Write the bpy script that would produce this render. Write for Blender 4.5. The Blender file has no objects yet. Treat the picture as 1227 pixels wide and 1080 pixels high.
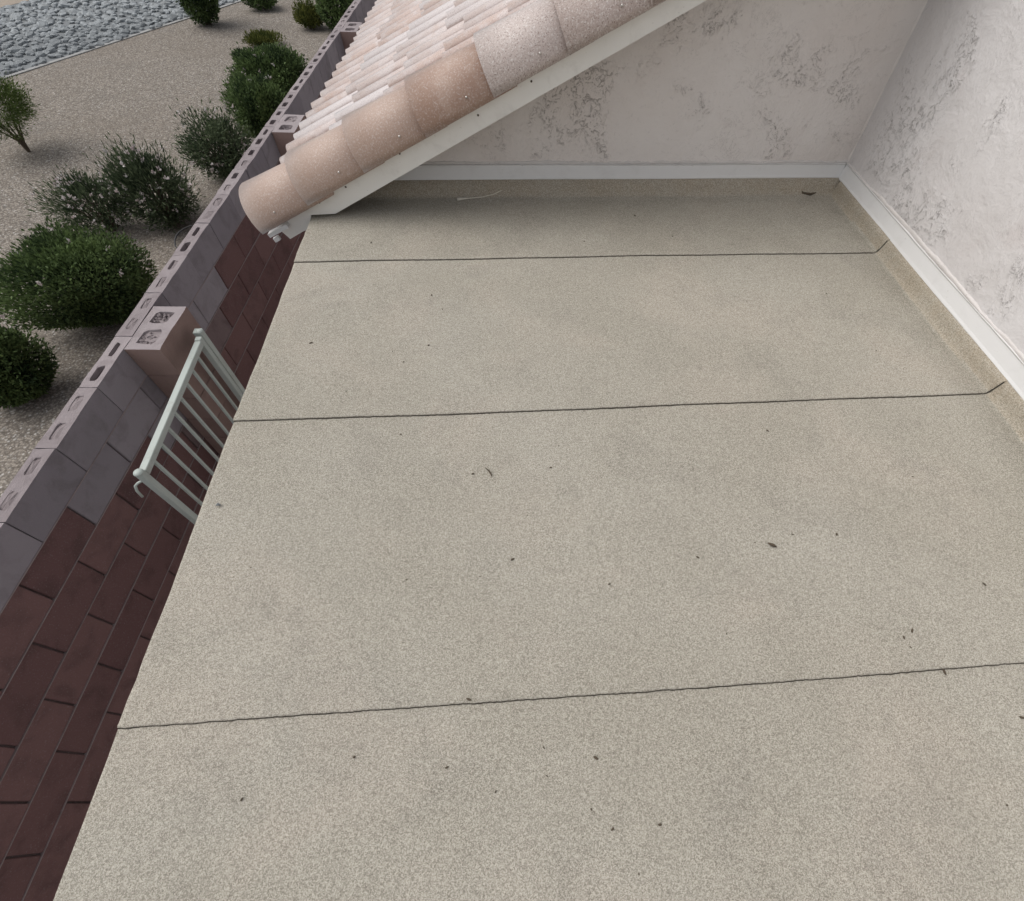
import bpy, bmesh, math, random
import numpy as np
from mathutils import Matrix, Vector, Euler

random.seed(7)
rng = np.random.default_rng(7)
scene = bpy.context.scene
COL = scene.collection

# ------------------------------------------------------------------ camera
ZG = -2.65                       # ground level; z = 0 is the flat roof surface
cam_d = bpy.data.cameras.new('camera')
cam = bpy.data.objects.new('camera', cam_d)
COL.objects.link(cam)
cam_d.sensor_fit = 'HORIZONTAL'
cam_d.sensor_width = 36.0
cam_d.lens = 580.035 / 1227 * 36
cam_d.shift_x = (613.5 - 658.288) / 1227
cam_d.shift_y = (564.984 - 540) / 1227
cam_d.clip_start = 0.02
cam_d.clip_end = 2000
cam.matrix_world = (Matrix.Translation((0, 0, 1.25))
                    @ Matrix.Rotation(math.radians(-6.56872), 4, 'Z')
                    @ Matrix.Rotation(math.radians(34.23357), 4, 'X')
                    @ Matrix.Rotation(math.radians(2.90783), 4, 'Z'))
scene.camera = cam

# ------------------------------------------------------------------ sky, sun, exposure
SUN_EL, SUN_AZ = 56.0, 282.0     # compass style: 0 = +Y, 90 = +X
world = bpy.data.worlds.new('World')
scene.world = world
world.use_nodes = True
wn = world.node_tree
wn.nodes.clear()
sky = wn.nodes.new('ShaderNodeTexSky')
sky.sky_type = 'NISHITA'
sky.sun_disc = False
sky.sun_elevation = math.radians(SUN_EL)
sky.sun_rotation = math.radians(SUN_AZ)
sky.dust_density = 3.0
hs = wn.nodes.new('ShaderNodeHueSaturation')
hs.inputs['Saturation'].default_value = 0.26      # thin overcast: whitened sky
bg = wn.nodes.new('ShaderNodeBackground')
bg.inputs['Strength'].default_value = 0.10
wo = wn.nodes.new('ShaderNodeOutputWorld')
wn.links.new(sky.outputs[0], hs.inputs['Color'])
wn.links.new(hs.outputs[0], bg.inputs[0])
wn.links.new(bg.outputs[0], wo.inputs[0])

sun_d = bpy.data.lights.new('sun', 'SUN')
sun_d.energy = 1.2
sun_d.angle = math.radians(62)
sun_d.color = (1.0, 0.96, 0.9)
sun = bpy.data.objects.new('sun', sun_d)
COL.objects.link(sun)
az, el = math.radians(SUN_AZ), math.radians(SUN_EL)
to_sun = Vector((math.sin(az) * math.cos(el), math.cos(az) * math.cos(el), math.sin(el)))
sun.rotation_euler = to_sun.to_track_quat('Z', 'Y').to_euler()
sun.location = to_sun * 20

vs = scene.view_settings
vs.view_transform = 'Standard'
vs.look = 'None'
vs.exposure = 0.45
vs.gamma = 1.0
vs.use_curve_mapping = False


# ------------------------------------------------------------------ helpers
def tag(o, label=None, cat=None, group=None, kind=None):
    if label: o['label'] = label
    if cat: o['category'] = cat
    if group: o['group'] = group
    if kind: o['kind'] = kind
    return o


def W(o):
    m = o.matrix_basis.copy()
    if o.parent:
        m = W(o.parent) @ o.matrix_parent_inverse @ m
    return m


def attach(o, parent, world_space=True):
    if parent is None:
        return o
    o.parent = parent
    if world_space:
        o.matrix_parent_inverse = W(parent).inverted()
    return o


def empty(name, loc, rz=0.0):
    o = bpy.data.objects.new(name, None)
    o.location = loc
    o.rotation_euler = (0, 0, rz)
    o.empty_display_size = 0.2
    COL.objects.link(o)
    return o


def mesh_obj(name, me, parent=None, world_space=True):
    o = bpy.data.objects.new(name, me)
    COL.objects.link(o)
    return attach(o, parent, world_space)


def pydata(name, verts, faces, mat, smooth=False):
    me = bpy.data.meshes.new(name)
    me.from_pydata([tuple(v) for v in verts], [], [tuple(f) for f in faces])
    if mat: me.materials.append(mat)
    if smooth:
        me.polygons.foreach_set('use_smooth', [True] * len(me.polygons))
    me.update()
    return me


def mk(name, verts, faces, mat, parent=None, smooth=False, world_space=True):
    return mesh_obj(name, pydata(name, verts, faces, mat, smooth), parent, world_space)


def bm_mesh(name, bm, mat, smooth=False):
    me = bpy.data.meshes.new(name)
    bmesh.ops.recalc_face_normals(bm, faces=bm.faces)
    bm.to_mesh(me); bm.free()
    if mat: me.materials.append(mat)
    if smooth:
        me.polygons.foreach_set('use_smooth', [True] * len(me.polygons))
    return me


def box_bm(x0, x1, y0, y1, z0, z1, bevel=0.0, bm=None):
    new = bm is None
    if new: bm = bmesh.new()
    v = [bm.verts.new(c) for c in ((x0, y0, z0), (x1, y0, z0), (x1, y1, z0), (x0, y1, z0),
                                   (x0, y0, z1), (x1, y0, z1), (x1, y1, z1), (x0, y1, z1))]
    fs = [bm.faces.new([v[i] for i in f]) for f in
          ((0, 3, 2, 1), (4, 5, 6, 7), (0, 1, 5, 4), (1, 2, 6, 5), (2, 3, 7, 6), (3, 0, 4, 7))]
    if bevel:
        es = set(e for f in fs for e in f.edges)
        bmesh.ops.bevel(bm, geom=list(es), offset=bevel, segments=1, affect='EDGES')
    return bm


def box(name, x0, x1, y0, y1, z0, z1, mat, parent=None, bevel=0.0, world_space=True):
    return mesh_obj(name, bm_mesh(name, box_bm(x0, x1, y0, y1, z0, z1, bevel), mat), parent, world_space)


def prism_xz(name, pts, y0, y1, mat, parent=None, bevel=0.0):
    """polygon in the XZ plane extruded from y0 to y1"""
    bm = bmesh.new()
    a = [bm.verts.new((x, y0, z)) for x, z in pts]
    b = [bm.verts.new((x, y1, z)) for x, z in pts]
    n = len(pts)
    bm.faces.new(a); bm.faces.new(b[::-1])
    for i in range(n):
        bm.faces.new((a[i], b[i], b[(i + 1) % n], a[(i + 1) % n]))
    if bevel:
        bmesh.ops.bevel(bm, geom=list(bm.edges), offset=bevel, segments=1, affect='EDGES')
    return mesh_obj(name, bm_mesh(name, bm, mat), parent)


def tube_mesh(name, pts, radii, mat, seg=8, cap=True):
    pts = [Vector(p) for p in pts]
    if not hasattr(radii, '__len__'): radii = [radii] * len(pts)
    vs_, fs_ = [], []
    up = Vector((0.3, 0.2, 1)).normalized()
    prev = None
    for i, p in enumerate(pts):
        t = (pts[min(i + 1, len(pts) - 1)] - pts[max(i - 1, 0)]).normalized()
        n = (prev if prev is not None else (up if abs(t.dot(up)) < 0.9 else Vector((1, 0, 0))))
        n = (n - t * n.dot(t)).normalized()
        prev = n
        b = t.cross(n)
        for k in range(seg):
            a = 2 * math.pi * k / seg
            vs_.append(p + (n * math.cos(a) + b * math.sin(a)) * radii[i])
    for i in range(len(pts) - 1):
        for k in range(seg):
            fs_.append((i * seg + k, i * seg + (k + 1) % seg, (i + 1) * seg + (k + 1) % seg, (i + 1) * seg + k))
    if cap:
        fs_.append(tuple(range(seg))[::-1])
        fs_.append(tuple(range((len(pts) - 1) * seg, len(pts) * seg)))
    return pydata(name, vs_, fs_, mat, smooth=True)


# ------------------------------------------------------------------ materials
class NT:
    def __init__(self, name):
        self.m = bpy.data.materials.new(name)
        self.m.use_nodes = True
        self.t = self.m.node_tree
        self.b = self.t.nodes['Principled BSDF']
        self.tc = self.t.nodes.new('ShaderNodeTexCoord')
        self.off = None

    def scatter(self):
        va = self.t.nodes.new('ShaderNodeVectorMath'); va.operation = 'ADD'
        cx = self.t.nodes.new('ShaderNodeCombineXYZ')
        r = self.math('MULTIPLY', self.rand(), 61.0)
        for k in range(3): self.link(r, cx.inputs[k])
        self.link(self.tc.outputs['Object'], va.inputs[0]); self.link(cx.outputs[0], va.inputs[1])
        self.off = va.outputs[0]

    def link(self, a, b): self.t.links.new(a, b)

    def set(self, sock, v):
        if hasattr(v, 'is_linked') or isinstance(v, bpy.types.NodeSocket): self.link(v, sock)
        else: sock.default_value = v

    def noise(self, scale, detail=2, rough=0.5, dist=0.0, coord='Object', vec=None):
        n = self.t.nodes.new('ShaderNodeTexNoise')
        n.inputs['Scale'].default_value = scale
        n.inputs['Detail'].default_value = detail
        n.inputs['Roughness'].default_value = rough
        n.inputs['Distortion'].default_value = dist
        self.link(vec if vec is not None else (self.off or self.tc.outputs[coord]), n.inputs['Vector'])
        return n.outputs['Fac']

    def voro(self, scale, feature='F1', coord='Object', out='Distance', rnd=1.0):
        n = self.t.nodes.new('ShaderNodeTexVoronoi')
        n.feature = feature
        n.inputs['Scale'].default_value = scale
        n.inputs['Randomness'].default_value = rnd
        self.link(self.tc.outputs[coord], n.inputs['Vector'])
        return n.outputs[out]

    def ramp(self, fac, lo, hi, c0=(0, 0, 0, 1), c1=(1, 1, 1, 1)):
        n = self.t.nodes.new('ShaderNodeMapRange')
        n.inputs[1].default_value = lo
        n.inputs[2].default_value = hi
        n.interpolation_type = 'SMOOTHSTEP'
        self.link(fac, n.inputs[0])
        return n.outputs[0]

    def mix(self, fac, a, b, mode='MIX'):
        n = self.t.nodes.new('ShaderNodeMix')
        n.data_type = 'RGBA'
        n.blend_type = mode
        fi = n.inputs[0]
        self.set(fi, fac)
        for s, v in ((n.inputs[6], a), (n.inputs[7], b)):
            if isinstance(v, tuple) and len(v) == 3: v = (*v, 1)
            self.set(s, v)
        return n.outputs[2]

    def math(self, op, a, b=0.0):
        n = self.t.nodes.new('ShaderNodeMath')
        n.operation = op
        self.set(n.inputs[0], a); self.set(n.inputs[1], b)
        return n.outputs[0]

    def rand(self):
        n = self.t.nodes.new('ShaderNodeObjectInfo')
        return n.outputs['Random']

    def attr(self, name, out='Fac'):
        n = self.t.nodes.new('ShaderNodeAttribute')
        n.attribute_name = name
        return n.outputs[out]

    def bump(self, height, strength=0.5, dist=0.01, prev=None):
        n = self.t.nodes.new('ShaderNodeBump')
        n.inputs['Strength'].default_value = strength
        n.inputs['Distance'].default_value = dist
        self.link(height, n.inputs['Height'])
        if prev is not None: self.link(prev, n.inputs['Normal'])
        return n.outputs['Normal']

    def done(self, color, rough=0.85, normal=None, spec=0.3):
        if isinstance(color, tuple) and len(color) == 3: color = (*color, 1)
        self.set(self.b.inputs['Base Color'], color)
        self.set(self.b.inputs['Roughness'], rough)
        self.b.inputs['Specular IOR Level'].default_value = spec
        if normal is not None: self.link(normal, self.b.inputs['Normal'])
        return self.m


def mat_cap_sheet():
    n = NT('mineral_cap_sheet')
    g1 = n.noise(420, 2, 0.8)
    g2 = n.voro(560, out='Color')
    sep = n.t.nodes.new('ShaderNodeSeparateColor'); n.link(g2, sep.inputs[0])
    base = n.mix(n.ramp(n.noise(1.3, 4, 0.55, 0.4), 0.34, 0.66), (0.355, 0.324, 0.262), (0.41, 0.38, 0.318))
    base = n.mix(n.math('MULTIPLY', n.ramp(n.noise(1.9, 3, 0.6, 0.6), 0.47, 0.66), 0.65), base, (0.44, 0.388, 0.32))
    base = n.mix(n.math('MULTIPLY', n.ramp(n.noise(3.6, 5, 0.65, 0.6), 0.49, 0.72), 0.6), base, (0.285, 0.26, 0.215))
    base = n.mix(n.math('MULTIPLY', n.ramp(n.noise(15, 5, 0.7, 0.3), 0.57, 0.74), 0.4), base, (0.24, 0.215, 0.175))
    sh = n.math('MULTIPLY', n.attr('painted_shade'), n.math('ADD', 0.5, n.math('MULTIPLY', n.ramp(n.noise(6, 4, 0.6, 0.4), 0.35, 0.65), 0.5)))
    base = n.mix(n.math('MULTIPLY', sh, 0.7), base, (0.21, 0.187, 0.142))  # shadow-like darkening mixed into the sheet colour
    st = n.math('MULTIPLY', n.attr('stain'), n.math('ADD', 0.55, n.math('MULTIPLY', n.ramp(n.noise(9, 4, 0.65, 0.5), 0.35, 0.65), 0.45)))
    base = n.mix(n.math('MULTIPLY', st, 0.8), base, (0.35, 0.277, 0.185))
    base = n.mix(sep.outputs[0], n.mix(0.58, (0, 0, 0), base), n.mix(0.24, base, (0.95, 0.92, 0.84)))
    base = n.mix(n.math('MULTIPLY', n.ramp(g1, 0.44, 0.28), 0.45), base, (0.14, 0.125, 0.10))
    base = n.mix(n.math('MULTIPLY', n.ramp(g1, 0.57, 0.72), 0.45), base, (0.72, 0.69, 0.61))
    g3 = n.noise(165, 2, 0.7)
    base = n.mix(n.math('MULTIPLY', n.ramp(g3, 0.46, 0.32), 0.42), base, (0.2, 0.185, 0.15))
    base = n.mix(n.math('MULTIPLY', n.ramp(g3, 0.55, 0.69), 0.32), base, (0.58, 0.55, 0.48))
    h = n.math('ADD', n.math('MULTIPLY', sep.outputs[1], 0.5), g1)
    return n.done(base, 0.93, n.bump(h, 0.5, 0.003), 0.2)


def mat_stucco(name, base, tint):
    n = NT(name)
    patch = n.ramp(n.noise(3.3, 6, 0.66, 0.6), 0.5, 0.63)
    t = n.noise(26, 6, 0.66, 1.0)
    pit = n.math('MULTIPLY', n.ramp(n.math('ABSOLUTE', n.math('SUBTRACT', t, 0.55)), 0.016, 0.004), patch)
    fleck = n.math('MULTIPLY', n.ramp(n.noise(70, 6, 0.74, 0.7), 0.585, 0.615), n.math('ADD', 0.18, n.math('MULTIPLY', patch, 0.7)))
    crack = n.math('MULTIPLY', n.ramp(n.math('ABSOLUTE', n.math('SUBTRACT', n.noise(7, 7, 0.7, 0.8), 0.5)), 0.007, 0.0),
                   n.ramp(n.noise(2.2, 3, 0.5), 0.47, 0.58))
    lump = n.noise(6, 5, 0.6, 0.4)
    fine = n.noise(120, 4, 0.7)
    col = n.mix(n.ramp(n.noise(1.3, 4, 0.6), 0.3, 0.7), base, tint)
    col = n.mix(n.math('MULTIPLY', n.ramp(n.noise(4.5, 5, 0.65), 0.55, 0.72), 0.18), col, (0.47, 0.385, 0.36))
    col = n.mix(n.math('MULTIPLY', pit, 0.62), col, (0.27, 0.235, 0.225))
    col = n.mix(n.math('MULTIPLY', fleck, 0.6), col, (0.2, 0.175, 0.165))
    col = n.mix(n.math('MULTIPLY', crack, 0.4), col, (0.2, 0.18, 0.175))
    nb = n.bump(lump, 0.55, 0.022)
    nb = n.bump(n.math('SUBTRACT', n.math('MULTIPLY', t, n.math('ADD', 0.2, n.math('MULTIPLY', patch, 0.7))), n.math('MULTIPLY', pit, 0.25)), 0.9, 0.007, nb)
    nb = n.bump(fleck, -0.5, 0.003, nb)
    nb = n.bump(crack, -0.5, 0.004, nb)
    nb = n.bump(fine, 0.4, 0.002, nb)
    return n.done(col, 0.9, nb, 0.25)


def mat_tile(name, side, pale, speck, pan=False):
    n = NT(name)
    n.scatter()
    r = n.rand()
    c = n.mix(n.ramp(r, 0.0, 1.0), side, pale)
    c = n.mix(n.math('MULTIPLY', n.ramp(n.noise(9, 4, 0.6), 0.42, 0.62), 0.6), c, pale)
    c = n.mix(n.math('MULTIPLY', n.ramp(n.noise(150, 3, 0.7), 0.5, 0.66), speck), c, (0.72, 0.68, 0.66))
    c = n.mix(n.math('MULTIPLY', n.ramp(n.noise(210, 3, 0.7), 0.47, 0.34), speck), c, (0.16, 0.1, 0.08))
    if pan:      # brown grit in the pans, carried up the roll flanks as painted shade
        sx = n.t.nodes.new('ShaderNodeSeparateXYZ'); n.link(n.tc.outputs['Object'], sx.inputs[0])
        hz = n.math('ADD', sx.outputs['Z'], n.math('MULTIPLY', n.noise(25, 3, 0.6), 0.02))
        c = n.mix(n.math('MULTIPLY', n.ramp(hz, 0.054, 0.034), 0.75), c, (0.27, 0.17, 0.135))
    nb = n.bump(n.noise(170, 3, 0.7), 0.22, 0.003)
    nb = n.bump(n.noise(14, 3, 0.5), 0.15, 0.008, nb)
    n.b.inputs['Sheen Weight'].default_value = 0.6      # chalky dust
    n.b.inputs['Sheen Roughness'].default_value = 0.35
    return n.done(c, 0.52, nb, 0.55)


def mat_block(name, a, b, dirt=(0.05, 0.035, 0.035)):
    n = NT(name)
    n.scatter()
    c = n.mix(n.rand(), a, b)
    c = n.mix(n.math('MULTIPLY', n.ramp(n.noise(7, 4, 0.6, 0.5), 0.45, 0.7), 0.35), c, dirt)
    c = n.mix(n.math('MULTIPLY', n.ramp(n.noise(120, 3, 0.7), 0.56, 0.7), 0.3), c, (0.34, 0.29, 0.29))
    nb = n.bump(n.noise(110, 4, 0.75), 0.8, 0.005)
    nb = n.bump(n.noise(18, 3, 0.6), 0.3, 0.006, nb)
    return n.done(c, 0.93, nb, 0.2)


def mat_paint(name, col, dirt=0.15, rough=0.5, dcol=(0.25, 0.22, 0.19)):
    n = NT(name)
    c = n.mix(n.math('MULTIPLY', n.ramp(n.noise(11, 5, 0.65, 0.4), 0.5, 0.8), dirt), col, dcol)
    c = n.mix(n.math('MULTIPLY', n.ramp(n.noise(60, 3, 0.7), 0.66, 0.72), dirt * 1.5), c, dcol)
    return n.done(c, rough, n.bump(n.noise(45, 3, 0.6), 0.12, 0.003), 0.4)


def mat_gravel():
    n = NT('gravel_ground')
    v = n.t.nodes.new('ShaderNodeTexVoronoi')
    v.inputs['Scale'].default_value = 48
    n.link(n.tc.outputs['Object'], v.inputs['Vector'])
    sep = n.t.nodes.new('ShaderNodeSeparateColor'); n.link(v.outputs['Color'], sep.inputs[0])
    c = n.mix(sep.outputs[0], (0.15, 0.128, 0.108), (0.37, 0.33, 0.285))
    c = n.mix(n.math('MULTIPLY', n.ramp(sep.outputs[1], 0.86, 1.0), 0.7), c, (0.6, 0.58, 0.55))
    c = n.mix(n.math('MULTIPLY', n.ramp(n.noise(0.55, 4, 0.6), 0.4, 0.7), 0.35), c, (0.225, 0.19, 0.155))
    c = n.mix(n.math('MULTIPLY', n.ramp(n.noise(1.6, 4, 0.6, 0.4), 0.52, 0.75), 0.35), c, (0.17, 0.155, 0.14))
    c = n.mix(n.math('MULTIPLY', n.ramp(v.outputs['Distance'], 0.35, 0.75), 0.6), c, (0.09, 0.08, 0.07))
    nb = n.bump(v.outputs['Distance'], -0.9, 0.02)
    nb = n.bump(n.noise(3, 4, 0.6), 0.35, 0.05, nb)
    return n.done(c, 0.95, nb, 0.2)


def mat_stone():
    n = NT('riprap_stone')
    n.scatter()
    c = n.mix(n.rand(), (0.235, 0.255, 0.27), (0.36, 0.385, 0.4))
    c = n.mix(n.ramp(n.noise(6, 4, 0.6), 0.42, 0.66), c, (0.27, 0.285, 0.29))
    c = n.mix(n.math('MULTIPLY', n.ramp(n.noise(22, 4, 0.7), 0.52, 0.66), 0.5), c, (0.12, 0.132, 0.142))
    return n.done(c, 0.9, n.bump(n.noise(25, 4, 0.7), 0.6, 0.02), 0.25)


def mat_leaf(name, dark, light, transl=0.25):
    n = NT(name)
    f = n.attr('tint')
    c = n.mix(f, dark, light)
    n.done(c, 0.6, None, 0.12)
    tr = n.t.nodes.new('ShaderNodeBsdfTranslucent')
    n.link(c, tr.inputs['Color'])
    ms = n.t.nodes.new('ShaderNodeMixShader')
    ms.inputs[0].default_value = transl
    out = n.t.nodes['Material Output']
    n.link(n.b.outputs[0], ms.inputs[1]); n.link(tr.outputs[0], ms.inputs[2]); n.link(ms.outputs[0], out.inputs[0])
    return n.m


def mat_plain(name, col, rough=0.8, spec=0.3, metal=0.0, nscale=40, var=0.3):
    n = NT(name)
    dk = tuple(x * (1 - var) for x in col)
    c = n.mix(n.noise(nscale, 4, 0.6), dk, tuple(min(1, x * (1 + var)) for x in col))
    n.b.inputs['Metallic'].default_value = metal
    return n.done(c, rough, n.bump(n.noise(nscale * 2, 3, 0.6), 0.25, 0.004), spec)


M_cap = mat_cap_sheet()
M_bit = mat_plain('bitumen', (0.05, 0.043, 0.034), 0.7, nscale=80)
M_stucco_a = mat_stucco('stucco_gable', (0.70, 0.645, 0.61), (0.77, 0.73, 0.705))
M_stucco_b = mat_stucco('stucco_side', (0.62, 0.592, 0.585), (0.70, 0.68, 0.68))
M_flash = mat_paint('flashing_paint', (0.70, 0.695, 0.69), 0.14, 0.45)
M_caulk = mat_paint('sealant', (0.62, 0.59, 0.57), 0.3, 0.7)
M_fascia = mat_paint('fascia_paint', (0.82, 0.805, 0.765), 0.22, 0.5)
M_bargeA = mat_tile('barge_tile_peach', (0.33, 0.205, 0.15), (0.43, 0.31, 0.25), 0.34)
M_bargeB = mat_tile('barge_tile_mottled', (0.42, 0.32, 0.28), (0.52, 0.44, 0.41), 0.8)
M_tile = mat_tile('field_tile', (0.54, 0.41, 0.36), (0.65, 0.595, 0.59), 0.45, True)
M_under = mat_plain('underlay', (0.06, 0.05, 0.045), 0.9)
M_maroon = mat_block('block_maroon', (0.15, 0.084, 0.083), (0.2, 0.116, 0.112))
M_grey = mat_block('block_grey', (0.245, 0.222, 0.245), (0.33, 0.30, 0.325), (0.13, 0.11, 0.115))
M_mid = mat_block('block_mid', (0.175, 0.125, 0.13), (0.2, 0.15, 0.15))
M_pil = mat_block('block_pilaster', (0.27, 0.185, 0.165), (0.3, 0.21, 0.185), (0.2, 0.13, 0.115))
M_top = mat_block('block_top', (0.285, 0.248, 0.255), (0.36, 0.318, 0.325), (0.17, 0.14, 0.145))
M_mortar = mat_block('mortar', (0.1, 0.075, 0.075), (0.12, 0.09, 0.09))
M_fill = mat_block('core_fill', (0.25, 0.215, 0.22), (0.31, 0.27, 0.275), (0.13, 0.105, 0.11))
M_joint = mat_block('bed_joint', (0.28, 0.225, 0.22), (0.34, 0.28, 0.275), (0.14, 0.1, 0.1))
M_gate = mat_paint('gate_paint', (0.44, 0.485, 0.455), 0.4, 0.4)
M_ground = mat_gravel()
M_stone = mat_stone()
M_grout = mat_plain('grout', (0.19, 0.203, 0.212), 0.9, nscale=9)
M_kerb = mat_plain('kerb_concrete', (0.33, 0.33, 0.325), 0.9, nscale=12)
M_dirt = mat_plain('bare_dirt', (0.33, 0.28, 0.23), 0.95, nscale=8)
M_bark = mat_plain('bark', (0.1, 0.075, 0.055), 0.9, nscale=30)
M_twig = mat_plain('dry_twig', (0.09, 0.07, 0.05), 0.9, nscale=60)
M_web = mat_plain('pale_fibre', (0.68, 0.64, 0.55), 0.8, nscale=60)
M_cable = mat_plain('black_cable', (0.03, 0.03, 0.03), 0.5)
M_screw = mat_plain('screw_metal', (0.55, 0.53, 0.5), 0.35, metal=0.8)
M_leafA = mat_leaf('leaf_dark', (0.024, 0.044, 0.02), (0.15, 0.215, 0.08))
M_leafB = mat_leaf('leaf_oleander', (0.035, 0.055, 0.03), (0.14, 0.18, 0.10))
M_leafC = mat_leaf('leaf_fresh', (0.05, 0.085, 0.025), (0.19, 0.25, 0.08))
M_leafD = mat_leaf('leaf_yellow', (0.05, 0.07, 0.02), (0.17, 0.18, 0.05))
M_petal = mat_leaf('petals', (0.6, 0.5, 0.5), (0.8, 0.78, 0.76), 0.3)

# ================================================================== SETTING
def grid_sheet(name, x0, x1, y0, y1, z, mat, nx=1, ny=1):
    xs = np.linspace(x0, x1, nx + 1); ys = np.linspace(y0, y1, ny + 1)
    v = [(x, y, z) for y in ys for x in xs]
    f = [(j * (nx + 1) + i, j * (nx + 1) + i + 1, (j + 1) * (nx + 1) + i + 1, (j + 1) * (nx + 1) + i)
         for j in range(ny) for i in range(nx)]
    return mk(name, v, f, mat)


g = grid_sheet('ground', -400, 400, -400, 400, ZG, M_ground, 8, 8)
tag(g, 'grey gravel desert ground beyond the block wall', 'ground', kind='structure')


# ---- riprap channel: line A is its near edge
A0 = Vector((-9.96, 12.66)); A1 = Vector((-7.74, 16.79))
ad = (A1 - A0).normalized(); an = Vector((-ad.y, ad.x))
WID = 4.4
def rp(t, w, z): 
    q = A0 + ad * t + an * w
    return (q.x, q.y, z)
rip = mk('rock_channel', [rp(-14, 0, ZG + .006), rp(26, 0, ZG + .006), rp(26, WID, ZG + .006), rp(-14, WID, ZG + .006)],
         [(0, 1, 2, 3)], M_grout)
tag(rip, 'blue grey grouted rock channel beyond the gravel', 'rock channel', kind='structure')
far = mk('dirt_bank', [rp(-14, WID, ZG + .01), rp(40, WID, ZG + .01), rp(40, 60, ZG + .6), rp(-14, 60, ZG + .6)], [(0, 1, 2, 3)], M_dirt)
tag(far, 'bare tan dirt on the far side of the rock channel', 'dirt', kind='structure')
bm = bmesh.new()
for k in range(40):
    t0 = -14 + k; jj = random.uniform(-.015, .015)
    p = [rp(t0 + .004, -.07 + jj, 0), rp(t0 + .996, -.07 + jj, 0), rp(t0 + .996, .03 + jj, 0), rp(t0 + .004, .03 + jj, 0)]
    lo = [bm.verts.new((q[0], q[1], ZG - .05)) for q in p]
    hi = [bm.verts.new((q[0], q[1], ZG + .016)) for q in p]
    bm.faces.new(hi)
    for i in range(4): bm.faces.new((lo[i], lo[(i + 1) % 4], hi[(i + 1) % 4], hi[i]))
kerb = mesh_obj('kerb', bm_mesh('kerb', bm, M_kerb))
tag(kerb, 'thin concrete edging strip between gravel and rocks', 'kerb', kind='structure')


def stone_verts(r, sd):
    rr = random.Random(sd)
    bm = bmesh.new()
    bmesh.ops.create_icosphere(bm, subdivisions=1, radius=1)
    sx, sy, sz = r * rr.uniform(.8, 1.35), r * rr.uniform(.7, 1.1), r * rr.uniform(.35, .6)
    for v in bm.verts:
        k = rr.uniform(.78, 1.12)
        v.co = Vector((v.co.x * sx * k, v.co.y * sy * k, v.co.z * sz * k))
    return bm
stone_me = [bm_mesh('stone', stone_verts(1.0, 100 + k), M_stone) for k in range(10)]
spots = []
step = .17
t = -3.0
while t < 14:
    w = .12
    while w < WID - .1:
        spots.append((t + random.uniform(-.09, .09), w + random.uniform(-.09, .09), random.uniform(.055, .115) * (1.5 if random.random() > .9 else 1)))
        w += step
    t += step
cand = []
for (t, w, r) in spots:
    q = rp(t, w, ZG)
    d = Vector((q[0], q[1])).length
    # visible wedge of the channel
    cand.append((d - r * 12, t, w, r))
vis = [c for c in cand if -0.8 < c[1] < 8.5]
vis.sort()
bmR = bmesh.new()
pick = set(id(c) for c in vis[:290])
for c in cand:
    d, t, w, r = c
    q = rp(t, w, ZG + .02)
    rot = Euler((random.uniform(-.2, .2), random.uniform(-.2, .2), random.uniform(0, 6.28)))
    me = random.choice(stone_me)
    if id(c) in pick:
        o = bpy.data.objects.new('stone', me)
        o.location = q; o.rotation_euler = rot; o.scale = (r, r, r)
        COL.objects.link(o); attach(o, rip)
    else:
        n0 = len(bmR.verts)
        bmR.from_mesh(me); bmR.verts.ensure_lookup_table()
        mtx = Matrix.LocRotScale(Vector(q), rot, Vector((r, r, r)))
        for v in bmR.verts[n0:]: v.co = mtx @ v.co
tag(attach(mesh_obj('far_stones', bm_mesh('far_stones', bmR, M_stone)), rip), kind='stuff')

# ================================================================== HOUSE
XL, XW, YW = -0.921, 1.75, 2.58          # roof left edge, side wall face, gable wall face
SL = 0.48                                 # rake slope
house = empty('house', (0.4, 0.5, ZG))
tag(house, 'pale stucco house with tan flat roof and clay coloured tile roof', 'house')

deck = box('flat_roof', XL + .03, XW + .05, -2.6, YW + .05, -.24, -.006, M_under, house)
box('lower_wall', -.80, XW + .15, -2.5, YW + .1, ZG, -.245, M_stucco_b, house)
drip = box('drip_edge', XL + .004, XL + .028, -2.6, 2.3, -.05, -.006, M_under, deck)


def und(x, y):
    return (.0022 * math.sin(2.3 * x + 1.1 * y + .4) * math.sin(3.1 * y - .7 * x) + .0016 * math.sin(5.2 * x + 2.0) * math.sin(4.3 * y + 1.3)
            + .0009 * math.sin(11 * x + 7 * y))

YS = [-1.50, -.60, .198, 1.097, 1.990, 2.56]
def seam_y(k, x):
    base = YS[k]
    return base + .0003 * math.sin(37 * x + k) + .0003 * math.sin(91 * x + 2 * k) + .003 * math.sin(2.1 * x + k * 1.7)

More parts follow.
